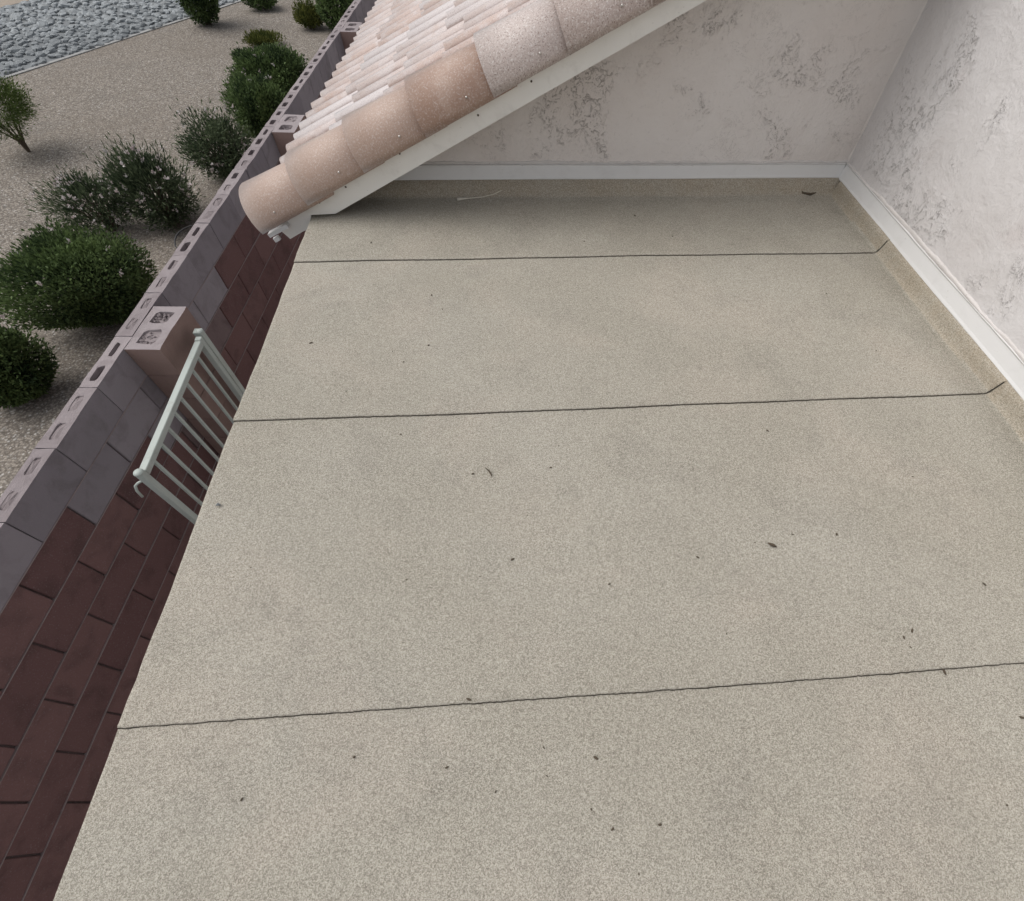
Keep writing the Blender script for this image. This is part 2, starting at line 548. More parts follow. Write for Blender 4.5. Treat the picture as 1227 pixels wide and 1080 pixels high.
def cross_x():
    """positions across the roof with the turn-up against the side wall: (x, dz)"""
    pts = [(x, 0.0) for x in np.linspace(XL, 1.685, 330)]
    for x, z in ((1.697, .0015), (1.704, .005), (1.710, .013), (1.715, .026), (1.720, .043), (1.7245, .0615), (1.738, .068)):
        pts.append((x, z))
    return pts
CX = cross_x()
for k in range(5):
    verts, faces, jr = [], [], random.Random(k)
    rows = [0, .004, .012, .03, .06, .1, .14]
    L = (YS[k + 1] - YS[k]) + (.045 if k < 4 else -.03)
    rows += list(np.linspace(.2, L, 14))
    jag = [jr.uniform(-.0008, .0008) for _ in CX]
    nxp = len(CX)
    for ri, rv in enumerate([-1] + rows):
        for i, (x, dz) in enumerate(CX):
            rr = max(rv, 0)
            wgt = max(0, 1 - rr / .36)
            y = seam_y(k, x) + rr + jag[i] * (1 if rv <= .004 else 0)
            lift = .0062 * wgt * wgt * (3 - 2 * wgt)
            z = .0005 + (lift if rv >= 0 else .0) + und(x, y)
            if rv == 0: z -= .0012
            if rv == -1: z -= .002
            # on the turn-up the lap stands proud of the wall instead of up
            if dz > 0:
                verts.append((x - (z if rv >= 0 else -.001) * min(1, dz / .03), y, dz + z * max(0, 1 - dz / .03)))
            else:
                edge = XL + .0015 * jr.uniform(-1, 1) if i == 0 else x
                verts.append((edge, y, z))
    nr = len(rows) + 1
    for r in range(nr - 1):
        for i in range(nxp - 1):
            faces.append((r * nxp + i, r * nxp + i + 1, (r + 1) * nxp + i + 1, (r + 1) * nxp + i))
    # left cut edge hanging a little over the drip edge
    n0 = len(verts)
    for r in range(nr):
        v = verts[r * nxp]
        verts.append((v[0] - .001, v[1], -.009))
    for r in range(nr - 1):
        faces.append((n0 + r, r * nxp, (r + 1) * nxp, n0 + r + 1))
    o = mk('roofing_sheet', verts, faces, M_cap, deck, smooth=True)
    # tan stain on the turn-up; shadow-like darkening painted beside it and under the gable
    stv = []
    for v_ in verts:
        a_ = 1.0 if v_[0] > 1.7035 else 0.0
        b_ = 0.0
        stv.append(max(a_, b_))
    at = o.data.attributes.new('stain', 'FLOAT', 'POINT'); at.data.foreach_set('value', stv)
    shv = [max(max(0, 1 - abs(v_[0] - 1.685) / .13) if v_[0] < 1.7035 else 0, min(1, max(0, (v_[1] - 1.985) * 40)) * .5) for v_ in verts]
    at = o.data.attributes.new('painted_shade', 'FLOAT', 'POINT'); at.data.foreach_set('value', shv)
    for p in o.data.polygons[:nxp - 1]: p.use_smooth = False
    # bitumen squeezed out of the lap
    if k:
        bv, bf = [], []
        w0 = .0017 if k == 2 else .0024
        for i, (x, dz) in enumerate(CX[:-1]):
            y = seam_y(k, x) + jag[i]
            z = und(x, y)
            pr = w0 * (0.85 + .15 * math.sin(13 * x + k)) * jr.uniform(.7, 1.2) + .0006
            if dz <= 0:
                bv += [(x, y - pr, z + .0012), (x, y - pr * .4, z + .0034), (x, y + .004, z + .0038)]
            else:
                bv += [(x - .0015, y - pr, dz), (x - .005, y - pr * .3, dz + .001), (x - .005, y + .002, dz + .001)]
        for i in range(len(CX) - 2):
            for q in range(2):
                bf.append((i * 3 + q, i * 3 + 3 + q, i * 3 + 4 + q, i * 3 + 1 + q))
        mk('bitumen_bead', bv, bf, M_bit, deck, smooth=True)

# turn-up against the gable wall
prof = [(2.40, -.006), (2.48, .0035), (2.505, .005), (2.518, .012), (2.529, .026), (2.541, .045), (2.5555, .0645), (2.573, .072)]
xs = np.linspace(XL, 1.748, 160)
v, f = [], []
for j, (py, pz) in enumerate(prof):
    for i, x in enumerate(xs):
        wob = .0025 * math.sin(9 * x + j) + .0015 * math.sin(31 * x + 2 * j)
        v.append((x, py + wob * (.7 if 0 < j < 5 else .15), pz + und(x, py) * (1 - j / 7) + wob * (.4 if j < 5 else .1)))
for j in range(len(prof) - 1):
    for i in range(len(xs) - 1):
        f.append((j * len(xs) + i, j * len(xs) + i + 1, (j + 1) * len(xs) + i + 1, (j + 1) * len(xs) + i))
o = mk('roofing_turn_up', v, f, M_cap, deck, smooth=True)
at = o.data.attributes.new('stain', 'FLOAT', 'POINT'); at.data.foreach_set('value', [min(1, max(0, v_[1] - 2.505) * 60) for v_ in v])
at = o.data.attributes.new('painted_shade', 'FLOAT', 'POINT'); at.data.foreach_set('value', [.5 + .3 * min(1, max(0, v_[1] - 2.42) * 14) - .8 * min(1, max(0, v_[1] - 2.505) * 60) for v_ in v])

# walls above the flat roof
def rake_z(x): return .019 + .485 * (x + .804)
gp = [(-.86, ZG), (3.2, ZG), (3.2, rake_z(3.2) + .12), (-.86, rake_z(-.86) + .12)]
prism_xz('gable_wall', gp, YW, YW + .2, M_stucco_a, house)
box('side_wall', XW, XW + .2, -2.6, YW - .002, -.24, 3.2, M_stucco_b, house)

# metal flashing strips with a rough sealant bead on top
def strip(name, along, a0, a1, off0, z0, z1, mat, parent, thick=.006, wob=.0012, n=90, seed=0):
    rr = random.Random(seed)
    v, f = [], []
    for i in range(n + 1):
        a = a0 + (a1 - a0) * i / n
        w = wob * (math.sin(a * 5 + seed) + rr.uniform(-.5, .5))
        sec = [(off0 + .010, z0 + .004), (off0 - .017, z0 - .005 + w), (off0 - .019, z0 + .001 + w), (off0 - .015, z0 + .012), (off0 - thick, z1 - .006 + w), (off0 - thick - .003, z1 + w), (off0 + .010, z1 + .002 + w)]
        for (o_, z_) in sec:
            v.append((a, o_, z_) if along == 'x' else (o_, a, z_))
    m = 7
    for i in range(n):
        for q in range(m - 1):
            f.append((i * m + q, i * m + q + 1, (i + 1) * m + q + 1, (i + 1) * m + q))
    o = mk(name, v, f, mat, parent)
    return o

fb = strip('flashing', 'x', -.86, XW - .007, YW, .070, .131, M_flash, house, seed=1)
fs = strip('flashing', 'y', -2.6, YW - .011, XW, .066, .132, M_flash, house, seed=2)


def bead(name, along, a0, a1, off, z, parent, seed):
    rr = random.Random(seed)
    n = 260; m = 6
    v, f = [], []
    h = .012; d = .004
    for i in range(n + 1):
        a = a0 + (a1 - a0) * i / n
        h += rr.uniform(-.003, .003) + (.012 - h) * .12
        d += rr.uniform(-.0015, .0015) + (.0045 - d) * .15
        h = max(.003, h); d = max(.0015, d)
        for q in range(m):
            an_ = math.pi * q / (m - 1)
            oz = z + .001 - h * .25 + h * (1 - math.cos(an_)) * .62
            oo = off + .003 - (d + .003) * math.sin(an_) 
            v.append((a, oo, oz) if along == 'x' else (oo, a, oz))
    for i in range(n):
        for q in range(m - 1):
            f.append((i * m + q, i * m + q + 1, (i + 1) * m + q + 1, (i + 1) * m + q))
    return mk(name, v, f, M_caulk, parent, smooth=True)
bead('sealant_bead', 'x', -.8, XW - .004, YW, .131, fb, 3)
bead('sealant_bead', 'y', -2.5, YW - .004, XW, .132, fs, 4)
# sealant in the inside corner of the walls
v, f = [], []
for i in range(90):
    z = .125 + i * .035; w = .006 + .003 * math.sin(i * 1.7) + random.uniform(-.002, .002)
    v += [(XW - w, YW + .002, z), (XW - w * .4, YW - w * .4, z), (XW + .002, YW - w, z)]
for i in range(89):
    for q in range(2): f.append((i * 3 + q, i * 3 + 1 + q, i * 3 + 4 + q, i * 3 + 3 + q))
mk('corner_sealant', v, f, M_stucco_a, house, smooth=True)

# ---- fascia board on the rake, with its notched tail over the flat roof edge
fp = [(-.804, .018), (3.2, rake_z(3.2)), (3.2, rake_z(3.2) + .19), (-1.0, rake_z(-1.0) + .15), (-1.06, .03), (-1.093, -.052), (-1.059, -.103),
      (-.985, -.066), (-.954, -.056), (-.934, -.03), (-.926, -.005), (-.919, .013)]
fascia = prism_xz('fascia_board', fp, 2.35, 2.385, M_fascia, house)
prism_xz('drip_strip', [(-1.135, -.078), (-1.03, -.030), (-1.036, -.014), (-1.141, -.062)], 2.318, 2.349, M_flash, fascia)
prism_xz('metal_tab', [(-1.128, -.112), (-1.100, -.099), (-1.106, -.080), (-1.134, -.093)], 2.335, 2.349, M_flash, fascia)
for x in (-.86, -.72, -.45, -.10, .12, .27, .42, .70):
    z = rake_z(x) + .075 + random.uniform(-.02, .015)
    bm = bmesh.new()
    bmesh.ops.create_cone(bm, cap_ends=True, segments=8, radius1=.0045, radius2=.003, depth=.003,
                          matrix=Matrix.Translation((x, 2.3485, z)) @ Matrix.Rotation(math.pi / 2, 4, 'X'))
    mesh_obj('nail_head', bm_mesh('nail_head', bm, M_twig), fascia)
# soffit boards between fascia and wall
prism_xz('soffit', [(-1.0, rake_z(-1.0) + .06), (3.2, rake_z(3.2) + .06), (3.2, rake_z(3.2) + .08), (-1.0, rake_z(-1.0) + .08)], 2.386, YW - .001, M_fascia, house)

# ---- tile roof
ZE0, XE = -.035, -1.12
def zu(x, y): return ZE0 + SL * (x - XE - .043 * (y - 2.8))
yA, yB = 2.40, 12.5
def xe(y): return XE + .043 * (y - 2.8)
v = []
for y in (yA, yB):
    for x, dz in ((xe(y) + .05, 0), (3.2, 0), (3.2, -.05), (xe(y) + .05, -.05)):
        v.append((x, y, zu(x, y) + dz))
troof = mk('tile_roof', v, [(0, 1, 5, 4), (1, 2, 6, 5), (2, 3, 7, 6), (3, 0, 4, 7), (0, 3, 2, 1), (4, 5, 6, 7)], M_under, house)
v = []
for y in (2.7, 12.4):
    for x, z in ((xe(y) + .06, zu(xe(y) + .06, y) - .055), (xe(y) + .1, zu(xe(y) + .1, y) - .055), (xe(y) + .1, -.13), (xe(y) + .06, -.13)):
        v.append((x, y, z))
mk('eave_board', v, [(0, 1, 5, 4), (1, 2, 6, 5), (2, 3, 7, 6), (3, 0, 4, 7), (0, 3, 2, 1), (4, 5, 6, 7)], M_fascia, house)
v = []
for y in (YW + .2, 12.2):
    xx = -.86 + .043 * (y - YW)
    for x, z in ((xx, ZG), (xx + .2, ZG), (xx + .2, .0), (xx, .0)): v.append((x, y, z))
mk('outer_wall', v, [(0, 1, 5, 4), (1, 2, 6, 5), (2, 3, 7, 6), (3, 0, 4, 7), (0, 3, 2, 1), (4, 5, 6, 7)], M_stucco_b, house)

# S profile field tile: x = up the slope, y = across, z = out of the roof plane
sec = [(0, .012), (.02, .006), (.045, .006), (.062, .014), (.072, .036), (.09, .052), (.108, .057), (.126, .052), (.142, .036), (.152, .012),
       (.175, .006), (.198, .006), (.213, .014), (.222, .036), (.24, .052), (.258, .057), (.276, .052), (.291, .036), (.299, .010)]
def s_tile(L, sd):
    rr = random.Random(sd)
    v, f = [], []
    m = len(sec)
    for lx, th in ((0, 0), (L, 0)):
        tw = 1.0 if lx == 0 else .97
        for (y, z) in sec: v.append((lx + (rr.uniform(-.003, .003) if lx == 0 else 0), .15 + (y - .15) * tw, z))
    for lx in (0, L):
        for (y, z) in sec: v.append((lx, y, z - .014))
    for q in range(m - 1):
        f.append((q, q + 1, m + q + 1, m + q))
        f.append((2 * m + q + 1, 2 * m + q, 3 * m + q, 3 * m + q + 1))
        f.append((q + 1, q, 2 * m + q, 2 * m + q + 1))
    f.append((0, m, 3 * m, 2 * m)); f.append((m - 1, 3 * m - 1, 4 * m - 1, 2 * m - 1))
    me = pydata('roof_tile', v, f, M_tile, smooth=True)
    for p in me.polygons:
        if p.index % 3 == 2: p.use_smooth = False
    return me
tile_me = [s_tile(.42, k) for k in range(4)]
th = math.atan(SL)
for c in range(29):
    y = 2.46 + c * .30
    stag = random.uniform(-.06, .10)
    for k in range(8):
        d = -.035 + k * .335 + (stag if k else random.uniform(-.008, .008)) + random.uniform(-.012, .012)
        x = xe(y) + d * math.cos(th)
        z = zu(x, y) + .032 + random.uniform(0, .004)
        if x > 1.5: continue
        o = bpy.data.objects.new('roof_tile', tile_me[(c + k) % 4])
        o.location = (x, y + random.uniform(-.004, .004), z)
        o.rotation_euler = (random.uniform(-.015, .015), -(th - .05), random.uniform(-.012, .012))
        COL.objects.link(o); attach(o, troof)

# barge tiles: tapered barrel tiles riding the rake, each lapping over the one below
def barge(L, sd):
    v, f = [], []
    ring = []
    N = 16
    for k in range(N + 1):
        a = -math.radians(100) + math.radians(196) * k / N    # from near bottom over the top to the far side
        ring.append((math.sin(a), math.cos(a)))
    cols = [(0, 1.0), (L * .5, .94), (L, .88)]
    T = .014
    for (lx, s) in cols:
        for (a, b) in ring: v.append((lx, a * .145 * s, b * .145 * s))
    for (lx, s) in cols:
        for (a, b) in ring: v.append((lx, a * (.145 * s - T), b * (.145 * s - T)))
    m = N + 1; off = 3 * m
    for r in range(2):
        for q in range(N):
            f.append((r * m + q, (r + 1) * m + q, (r + 1) * m + q + 1, r * m + q + 1))
            f.append((off + r * m + q, off + r * m + q + 1, off + (r + 1) * m + q + 1, off + (r + 1) * m + q))
    cap0 = len(f)
    for q in range(N):
        f.append((q, q + 1, off + q + 1, off + q))
        f.append((2 * m + q + 1, 2 * m + q, off + 2 * m + q, off + 2 * m + q + 1))
    for r in range(2):
        f.append((r * m, off + r * m, off + (r + 1) * m, (r + 1) * m))
        f.append((r * m + N, (r + 1) * m + N, off + (r + 1) * m + N, off + r * m + N))
    me = pydata('barge_tile', v, f, None, smooth=True)
    for p in me.polygons[cap0:]: p.use_smooth = False
    return me
bthe = math.atan(.475)
bx = -1.165
BY = 2.448
def bz(x): return .045 + .475 * (x + 1.0)
for k in range(9):
    L = .42
    me = barge(L, k)
    me.materials.append(M_bargeA if k < 4 else M_bargeB)
    o = bpy.data.objects.new('barge_tile', me)
    s = .05
    o.location = (bx, BY + random.uniform(-.004, .004), bz(bx) + .012 * (1 if k else 0.3))
    o.rotation_euler = (0, -(bthe - .03), random.uniform(-.006, .006))
    COL.objects.link(o); attach(o, troof)
    # screw through the near flank
    lx = .26 if k else .15
    a = math.radians(-78)
    rad = .139
    p = Matrix.LocRotScale(o.location, o.rotation_euler, None) @ Vector((lx * .85, math.sin(a) * rad, math.cos(a) * rad))
    bm = bmesh.new()
    bmesh.ops.create_icosphere(bm, subdivisions=1, radius=.0055, matrix=Matrix.Translation(p))
    sc = mesh_obj('screw', bm_mesh('screw', bm, M_screw, True)); attach(sc, troof)
    bx += .29 if k else .255

# ================================================================== BLOCK WALL
WALL = Matrix.LocRotScale(Vector((-2.256, 1.139, ZG)), Euler((0, 0, -.04595)), None)
wall = empty('block_wall', (-2.256, 1.139, ZG), -.04595)
tag(wall, 'maroon and grey concrete block wall with open cores on top', 'wall')
HT = 1.95; CH = .203; BL = .406; TH = .098
S0, S1 = -1.993, 11.4
box('mortar_core', -TH + .006, -.012, S0 + .002, S1, 0, HT - .03, M_mortar, wall, world_space=False)


def chamf_block(mat):
    bm = box_bm(-TH, 0, .0046, BL - .0046, .002, CH - .002, .0035)
    return bm_mesh('block', bm, mat)


def top_block(name, x0, x1, L, xs_, ys_, cells, z1, z0, mats, sd, round_=True):
    """block with cores seen from above; cells: {(i,j): depth}"""
    rr = random.Random(sd)
    bm = bmesh.new()
    P = {}
    for i, x in enumerate(xs_):
        for j, y in enumerate(ys_):
            inner = 0 < i < len(xs_) - 1
            P[i, j] = bm.verts.new((x + (rr.uniform(-.006, .006) if inner else rr.uniform(-.002, .002)),
                                    y + (rr.uniform(-.008, .008) if 0 < j < len(ys_) - 1 else 0), z1 + rr.uniform(-.003, .001)))
    faces_side = []
    for i in range(len(xs_) - 1):
        for j in range(len(ys_) - 1):
            q = [P[i, j], P[i + 1, j], P[i + 1, j + 1], P[i, j + 1]]
            if (i, j) in cells:
                d = cells[i, j]
                c = sum((v_.co for v_ in q), Vector()) / 4
                # rounded opening: eight-sided rim inside the cell
                rim, low = [], []
                hx = abs(q[1].co.x - q[0].co.x) / 2; hy = abs(q[2].co.y - q[1].co.y) / 2
                ch = .3
                pts = [(-1, -1 + ch), (-1 + ch * 1.2, -1), (1 - ch * 1.2, -1), (1, -1 + ch), (1, 1 - ch), (1 - ch * 1.2, 1), (-1 + ch * 1.2, 1), (-1, 1 - ch)]
                for (a, b) in pts:
                    kx = .9 + rr.uniform(-.16, .09)
                    rim.append(bm.verts.new((c.x + a * hx * kx, c.y + b * hy * kx, z1 - .001)))
                    low.append(bm.verts.new((c.x + a * hx * kx * .93, c.y + b * hy * kx * .95, z1 - d + (rr.uniform(-.006, .004) if d < .05 else 0))))
                # fan corners
                corner = {0: q[0], 1: q[0], 2: q[1], 3: q[1], 4: q[2], 5: q[2], 6: q[3], 7: q[3]}
                for k in range(8):
                    k2 = (k + 1) % 8
                    if corner[k] is corner[k2]: bm.faces.new((corner[k], rim[k2], rim[k])).material_index = 1
                    else: bm.faces.new((corner[k], corner[k2], rim[k2], rim[k])).material_index = 1
                    fc = bm.faces.new((rim[k], rim[k2], low[k2], low[k])); fc.material_index = 1
                cv = bm.verts.new((c.x, c.y, z1 - d + (.004 if d < .05 else 0)))
                for k in range(8):
                    bm.faces.new((low[k], low[(k + 1) % 8], cv)).material_index = 2
            else:
                bm.faces.new(q).material_index = 1
    # sides
    ni, nj = len(xs_) - 1, len(ys_) - 1
    loop = [(i, 0) for i in range(ni)] + [(ni, j) for j in range(nj)] + [(i, nj) for i in range(ni, 0, -1)] + [(0, j) for j in range(nj, 0, -1)]
    lowv = {}
    for ij in loop:
        c = P[ij].co; lowv[ij] = bm.verts.new((xs_[ij[0]], ys_[ij[1]], z0))
    for a in range(len(loop)):
        i1, i2 = loop[a], loop[(a + 1) % len(loop)]
        bm.faces.new((P[i1], lowv[i1], lowv[i2], P[i2])).material_index = 0
    me = bpy.data.meshes.new(name)
    bmesh.ops.recalc_face_normals(bm, faces=bm.faces)
    bm.to_mesh(me); bm.free()
    for m_ in mats: me.materials.append(m_)
    return me


XS4 = [-TH, -TH + .026, -.026, 0]
YS4 = [.0025, .048, .168, .238, .358, BL - .0025]
variants = []
for k, (d1, d2) in enumerate(((.004, .006), (.003, .005), (.15, .15), (.14, .008), (.006, .15), (.005, .003), (.15, .13), (.005, .012))):
    variants.append(top_block('block', -TH, 0, BL, XS4, YS4, {(1, 1): d1, (1, 3): d2}, CH, .002, (M_grey, M_top, M_fill), 50 + k))
blk = {'m': chamf_block(M_maroon), 'g': chamf_block(M_grey), 'x': chamf_block(M_mid)}
seq = {5: 0, 6: 5, 7: 2, 8: 0, 9: 7, 10: 2, 11: 1, 12: 4}
vi = 0
PIL = [1.144 + k * 2.842 for k in range(4)]
for ci in range(8):
    ph = -.369 if ci % 2 == 0 else -.169
    s = ph - 4 * BL
    while s < S1 - .3:
        yw = s + 1.139
        if ci == 0:
            far_open = random.random()
            me = variants[seq.get(int(round((s + 1.993) / BL)), random.choice([0, 1, 5, 7, 3, 4, 2, 6] if yw < 4 else [2, 3, 4, 6, 2, 6, 7, 0]))]
        else:
            if ci == 1: key = 'g' if 1.3 < yw < 3.1 else ('x' if yw >= 4 else 'm')
            elif ci == 2: key = 'g' if 1.7 < yw < 2.7 else ('x' if 2.6 < yw < 3.05 else 'm')
            elif ci == 3: key = 'x' if 2.0 < yw < 2.5 else 'm'
            else: key = 'm'
            me = blk[key]
        o = bpy.data.objects.new('block', me)
        o.location = (random.uniform(-.002, .002), s, HT - (ci + 1) * CH)
        o.rotation_euler = (0, random.uniform(-.005, .004) if ci else 0, random.uniform(-.006, .006))
        COL.objects.link(o); attach(o, wall, False)
        s += BL
for ci in range(1, 9):
    z = HT - ci * CH
    box('mortar_joint', -TH + .004, .0028 + random.uniform(-.0006, .0008), S0 + .01, S1 - .05, z - .0026, z + .0016, M_joint, wall, world_space=False)
bm = bmesh.new()
for ci in (8, 9):
    s = (-.369 if ci % 2 == 0 else -.169) - 4 * BL
    while s < S1 - .3:
        z1 = HT - ci * CH - .002; z0 = max(0.0, z1 - CH + .004)
        if z1 - z0 > .02: box_bm(-TH, 0, s + .0025, s + BL - .0025, z0, z1, 0, bm)
        s += BL
tag(attach(mesh_obj('base_courses', bm_mesh('base_courses', bm, M_maroon)), wall, False), kind='stuff')

PW = .20
pil_top = [top_block('block', 0, PW, BL, [.0035, .04, .16, PW], [.0, .035, .17, .215, .35, .385], {(1, 1): d1, (1, 3): d2}, CH, .002, (M_pil, M_top, M_fill), 80 + k)
           for k, (d1, d2) in enumerate(((.015, .022), (.03, .012), (.02, .02)))]
pil_b = bm_mesh('block', box_bm(.0035, PW, 0, .385, .002, CH - .002, .003), M_pil)
for k, ps in enumerate(PIL[:3]):
    pil = box('pilaster', .0045, PW - .006, ps + .006, ps + .379, 0, HT - .06, M_mortar, wall, world_space=False)
    for ci in range(9):
        o = bpy.data.objects.new('block', pil_top[k % 3] if ci == 0 else pil_b)
        o.location = (random.uniform(-.0015, .0015), ps, HT - (ci + 1) * CH)
        COL.objects.link(o); attach(o, pil, False)
    # loose gravel lying in the pilaster cores
    bm = bmesh.new()
    for (cx_, cy_) in ((.1, .1), (.1, .283)):
        for _ in range(26 if k == 0 else 8):
            r = random.uniform(.007, .014)
            bmesh.ops.create_icosphere(bm, subdivisions=1, radius=r, matrix=Matrix.Translation((cx_ + random.uniform(-.045, .045), ps + cy_ + random.uniform(-.052, .052), HT - .016 + random.uniform(-.004, .008)))
                                       @ Euler((random.random() * 3, random.random() * 3, 0)).to_matrix().to_4x4() @ Matrix.Diagonal((1.2, .9, .6, 1)))
    tag(attach(mesh_obj('core_gravel', bm_mesh('core_gravel', bm, M_fill)), pil, False), kind='stuff')

# ================================================================== GATE
ga, gb = Vector((-1.865, 1.475)), Vector((-1.905, 2.47))
gd = gb - ga; GL = gd.length; grz = math.atan2(-gd.x, gd.y)
gate = empty('gate', (ga.x, ga.y, ZG), grz)
tag(gate, 'pale green metal picket gate standing open beside the block wall', 'gate')
GT = 1.855
def gpart(name, x0, x1, y0, y1, z0, z1, bev=.003):
    return box(name, x0, x1, y0, y1, z0, z1, M_gate, gate, bev, False)
gpart('top_rail', -.019, .019, .02, GL - .02, GT - .036, GT)
gpart('bottom_rail', -.018, .018, .02, GL - .02, .12, .155)
gpart('middle_rail', -.016, .016, .021, GL - .021, .86, .89)
gpart('post', -.018, .018, -.016, .0195, .06, GT + .006)
gpart('post', -.018, .018, GL - .0195, GL + .016, .06, GT + .006)
gpart('hinge_post', -.035, .012, GL + .032, GL + .075, 0, GT + .02)
for k in range(8):
    y = (k + 1) * GL / 9
    gpart('baluster', -.008, .008, y - .008, y + .008, .154, GT - .035, .002)
for z in (.35, 1.6):
    gpart('hinge', -.012, .006, GL + .0205, GL + .0315, z, z + .09, .001)
for y in (0.0, GL + .053):
    bm = bmesh.new()
    bmesh.ops.create_icosphere(bm, subdivisions=2, radius=.024, matrix=Matrix.Translation((-.003 if y else 0, y, GT + .012)) @ Matrix.Diagonal((1, 1, .6, 1)))
    mesh_obj('post_cap', bm_mesh('post_cap', bm, M_gate, True), gate, False)
latch_p = [(-.02, -.005, GT - .05), (-.045, -.012, GT - .06), (-.06, -.02, GT - .07), (-.068, -.03, GT - .10), (-.072, -.034, GT - .15)]
mesh_obj('latch_hook', tube_mesh('latch_hook', latch_p, .0065, M_gate, 8), gate, False)


# ================================================================== PLANTS
def leaf_mesh(name, pts, dirs, nrm, length, width, tint, mat):
    """pts: Nx3 leaf bases, dirs: Nx3 directions, nrm: Nx3 approx normals"""
    n = len(pts)
    side = np.cross(dirs, nrm); side /= np.linalg.norm(side, axis=1, keepdims=True) + 1e-9
    up = np.cross(side, dirs)
    l = length[:, None]; w = width[:, None]
    a = pts; b = pts + dirs * l * .5 + side * w * .5 + up * l * .06; c = pts + dirs * l - up * l * .04; d = pts + dirs * l * .5 - side * w * .5 + up * l * .06
    V = np.stack([a, b, c, d], 1).reshape(-1, 3)
    me = bpy.data.meshes.new(name)
    me.vertices.add(4 * n); me.vertices.foreach_set('co', V.astype(np.float32).ravel())
    idx = np.arange(n) * 4
    tri = np.stack([idx, idx + 1, idx + 2, idx, idx + 2, idx + 3], 1).ravel()
    me.loops.add(6 * n); me.loops.foreach_set('vertex_index', tri.astype(np.int32))
    me.polygons.add(2 * n)
    me.polygons.foreach_set('loop_start', (np.arange(2 * n) * 3).astype(np.int32))
    me.polygons.foreach_set('loop_total', np.full(2 * n, 3, np.int32))
    at = me.attributes.new('tint', 'FLOAT', 'POINT')
    at.data.foreach_set('value', np.repeat(tint, 4).astype(np.float32))
    me.materials.append(mat)
    me.update(); me.validate()
    return me


def unit(a): return a / (np.linalg.norm(a, axis=1, keepdims=True) + 1e-9)


def lumpy(d, seed, amp, freq=3.0):
    r = np.random.default_rng(seed)
    k = r.normal(size=(7, 3)) * freq
    ph = r.uniform(0, 6.28, 7)
    return 1 + amp * np.sin(d @ k.T + ph).sum(1) / 2.4


def shrub(name, label, loc, r, h, mat, n=7000, leaf=(.035, .012), upward=.5, shell=.35, amp=.12, flat=1.0, trimmed=False, flowers=0,
          stems=14, zlow=.06, openness=0.0, seed=1, squash=(1, 1), group=None):
    rg = np.random.default_rng(seed)
    root = empty(name, (loc[0], loc[1], ZG))
    tag(root, label, 'shrub', group)
    d = unit(rg.normal(size=(n * 2, 3)))
    if openness:
        # leaf clumps at twig tips
        nc = int(90 + 60 * (1 - openness))
        cd = unit(rg.normal(size=(nc, 3)))
        cr = rg.uniform(.55, 1.0, nc)
        ci = rg.integers(0, nc, n * 2)
        d3 = cd[ci] * cr[ci, None] + rg.normal(size=(n * 2, 3)) * .16
        rad = np.linalg.norm(d3, axis=1); d = unit(d3)
    else:
        rad = np.where(rg.random(n * 2) < .72, 1 - shell * rg.random(n * 2) ** 1.6, rg.uniform(.25, .8, n * 2))
    lump = lumpy(d, seed + 5, amp)
    P = d * (rad * lump)[:, None]
    P[:, 0] *= r * squash[0]; P[:, 1] *= r * squash[1]
    if trimmed:
        P[:, 2] = np.sign(P[:, 2]) * np.abs(P[:, 2]) ** .8
    P[:, 2] = P[:, 2] * h * .5 + h * .5
    keep = P[:, 2] > zlow
    # the skirt narrows to the ground
    P = P[keep][:n]; d = d[keep][:n]; rad = rad[keep][:n]; lump = lump[keep][:n]
    m = len(P)
    low = np.clip(P[:, 2] / (h * .35), 0, 1)
    P[:, :2] *= (.72 + .28 * low)[:, None]
    out = d.copy(); out[:, 2] += upward
    P *= (1 + rg.normal(size=(m, 1)) * .045) 
    dirs = unit(out + rg.normal(size=(m, 3)) * .55)
    nr = unit(d + rg.normal(size=(m, 3)) * .5 + np.array([0, 0, .4]))
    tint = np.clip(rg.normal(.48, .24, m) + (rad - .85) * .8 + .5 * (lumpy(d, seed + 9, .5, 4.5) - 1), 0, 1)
    L = rg.uniform(.7, 1.25, m) * leaf[0]; Wd = rg.uniform(.75, 1.2, m) * leaf[1]
    mesh_obj('foliage', leaf_mesh('foliage', P, dirs, nr, L, Wd, tint, mat), root, False)
    # stems
    bmv, bmf = [], []
    for k in range(stems):
        a = rg.uniform(0, 6.28); q = rg.uniform(.2, .85)
        tip = Vector((math.cos(a) * r * q, math.sin(a) * r * q, h * rg.uniform(.5, .85)))
        base = Vector((math.cos(a) * .05, math.sin(a) * .05, -.02))
        mid = (base + tip) / 2 + Vector((rg.uniform(-.04, .04), rg.uniform(-.04, .04), .03))
        me = tube_mesh('stem', [base, mid, tip], [.012, .008, .003], M_bark, 5, False)
        o0 = len(bmv)
        bmv += [tuple(v_.co) for v_ in me.vertices]
        bmf += [tuple(o0 + i for i in p.vertices) for p in me.polygons]
        bpy.data.meshes.remove(me)
    mk('stems', bmv, bmf, M_bark, root, True, False)
    if flowers:
        sel = rg.choice(np.where((rad > .82) & (P[:, 2] > h * .3))[0], flowers, replace=False)
        reps = 7
        fp_ = np.repeat(P[sel] + d[sel] * .02, reps, 0) + rg.normal(size=(flowers * reps, 3)) * .008
        fd = unit(np.repeat(d[sel], reps, 0) + rg.normal(size=(flowers * reps, 3)) * .9)
        fn = unit(rg.normal(size=(flowers * reps, 3)))
        me = leaf_mesh('blossoms', fp_, fd, fn, rg.uniform(.03, .05, flowers * reps), rg.uniform(.02, .034, flowers * reps), rg.random(flowers * reps), M_petal)
        tag(mesh_obj('blossoms', me, root, False), kind='stuff')
    return root


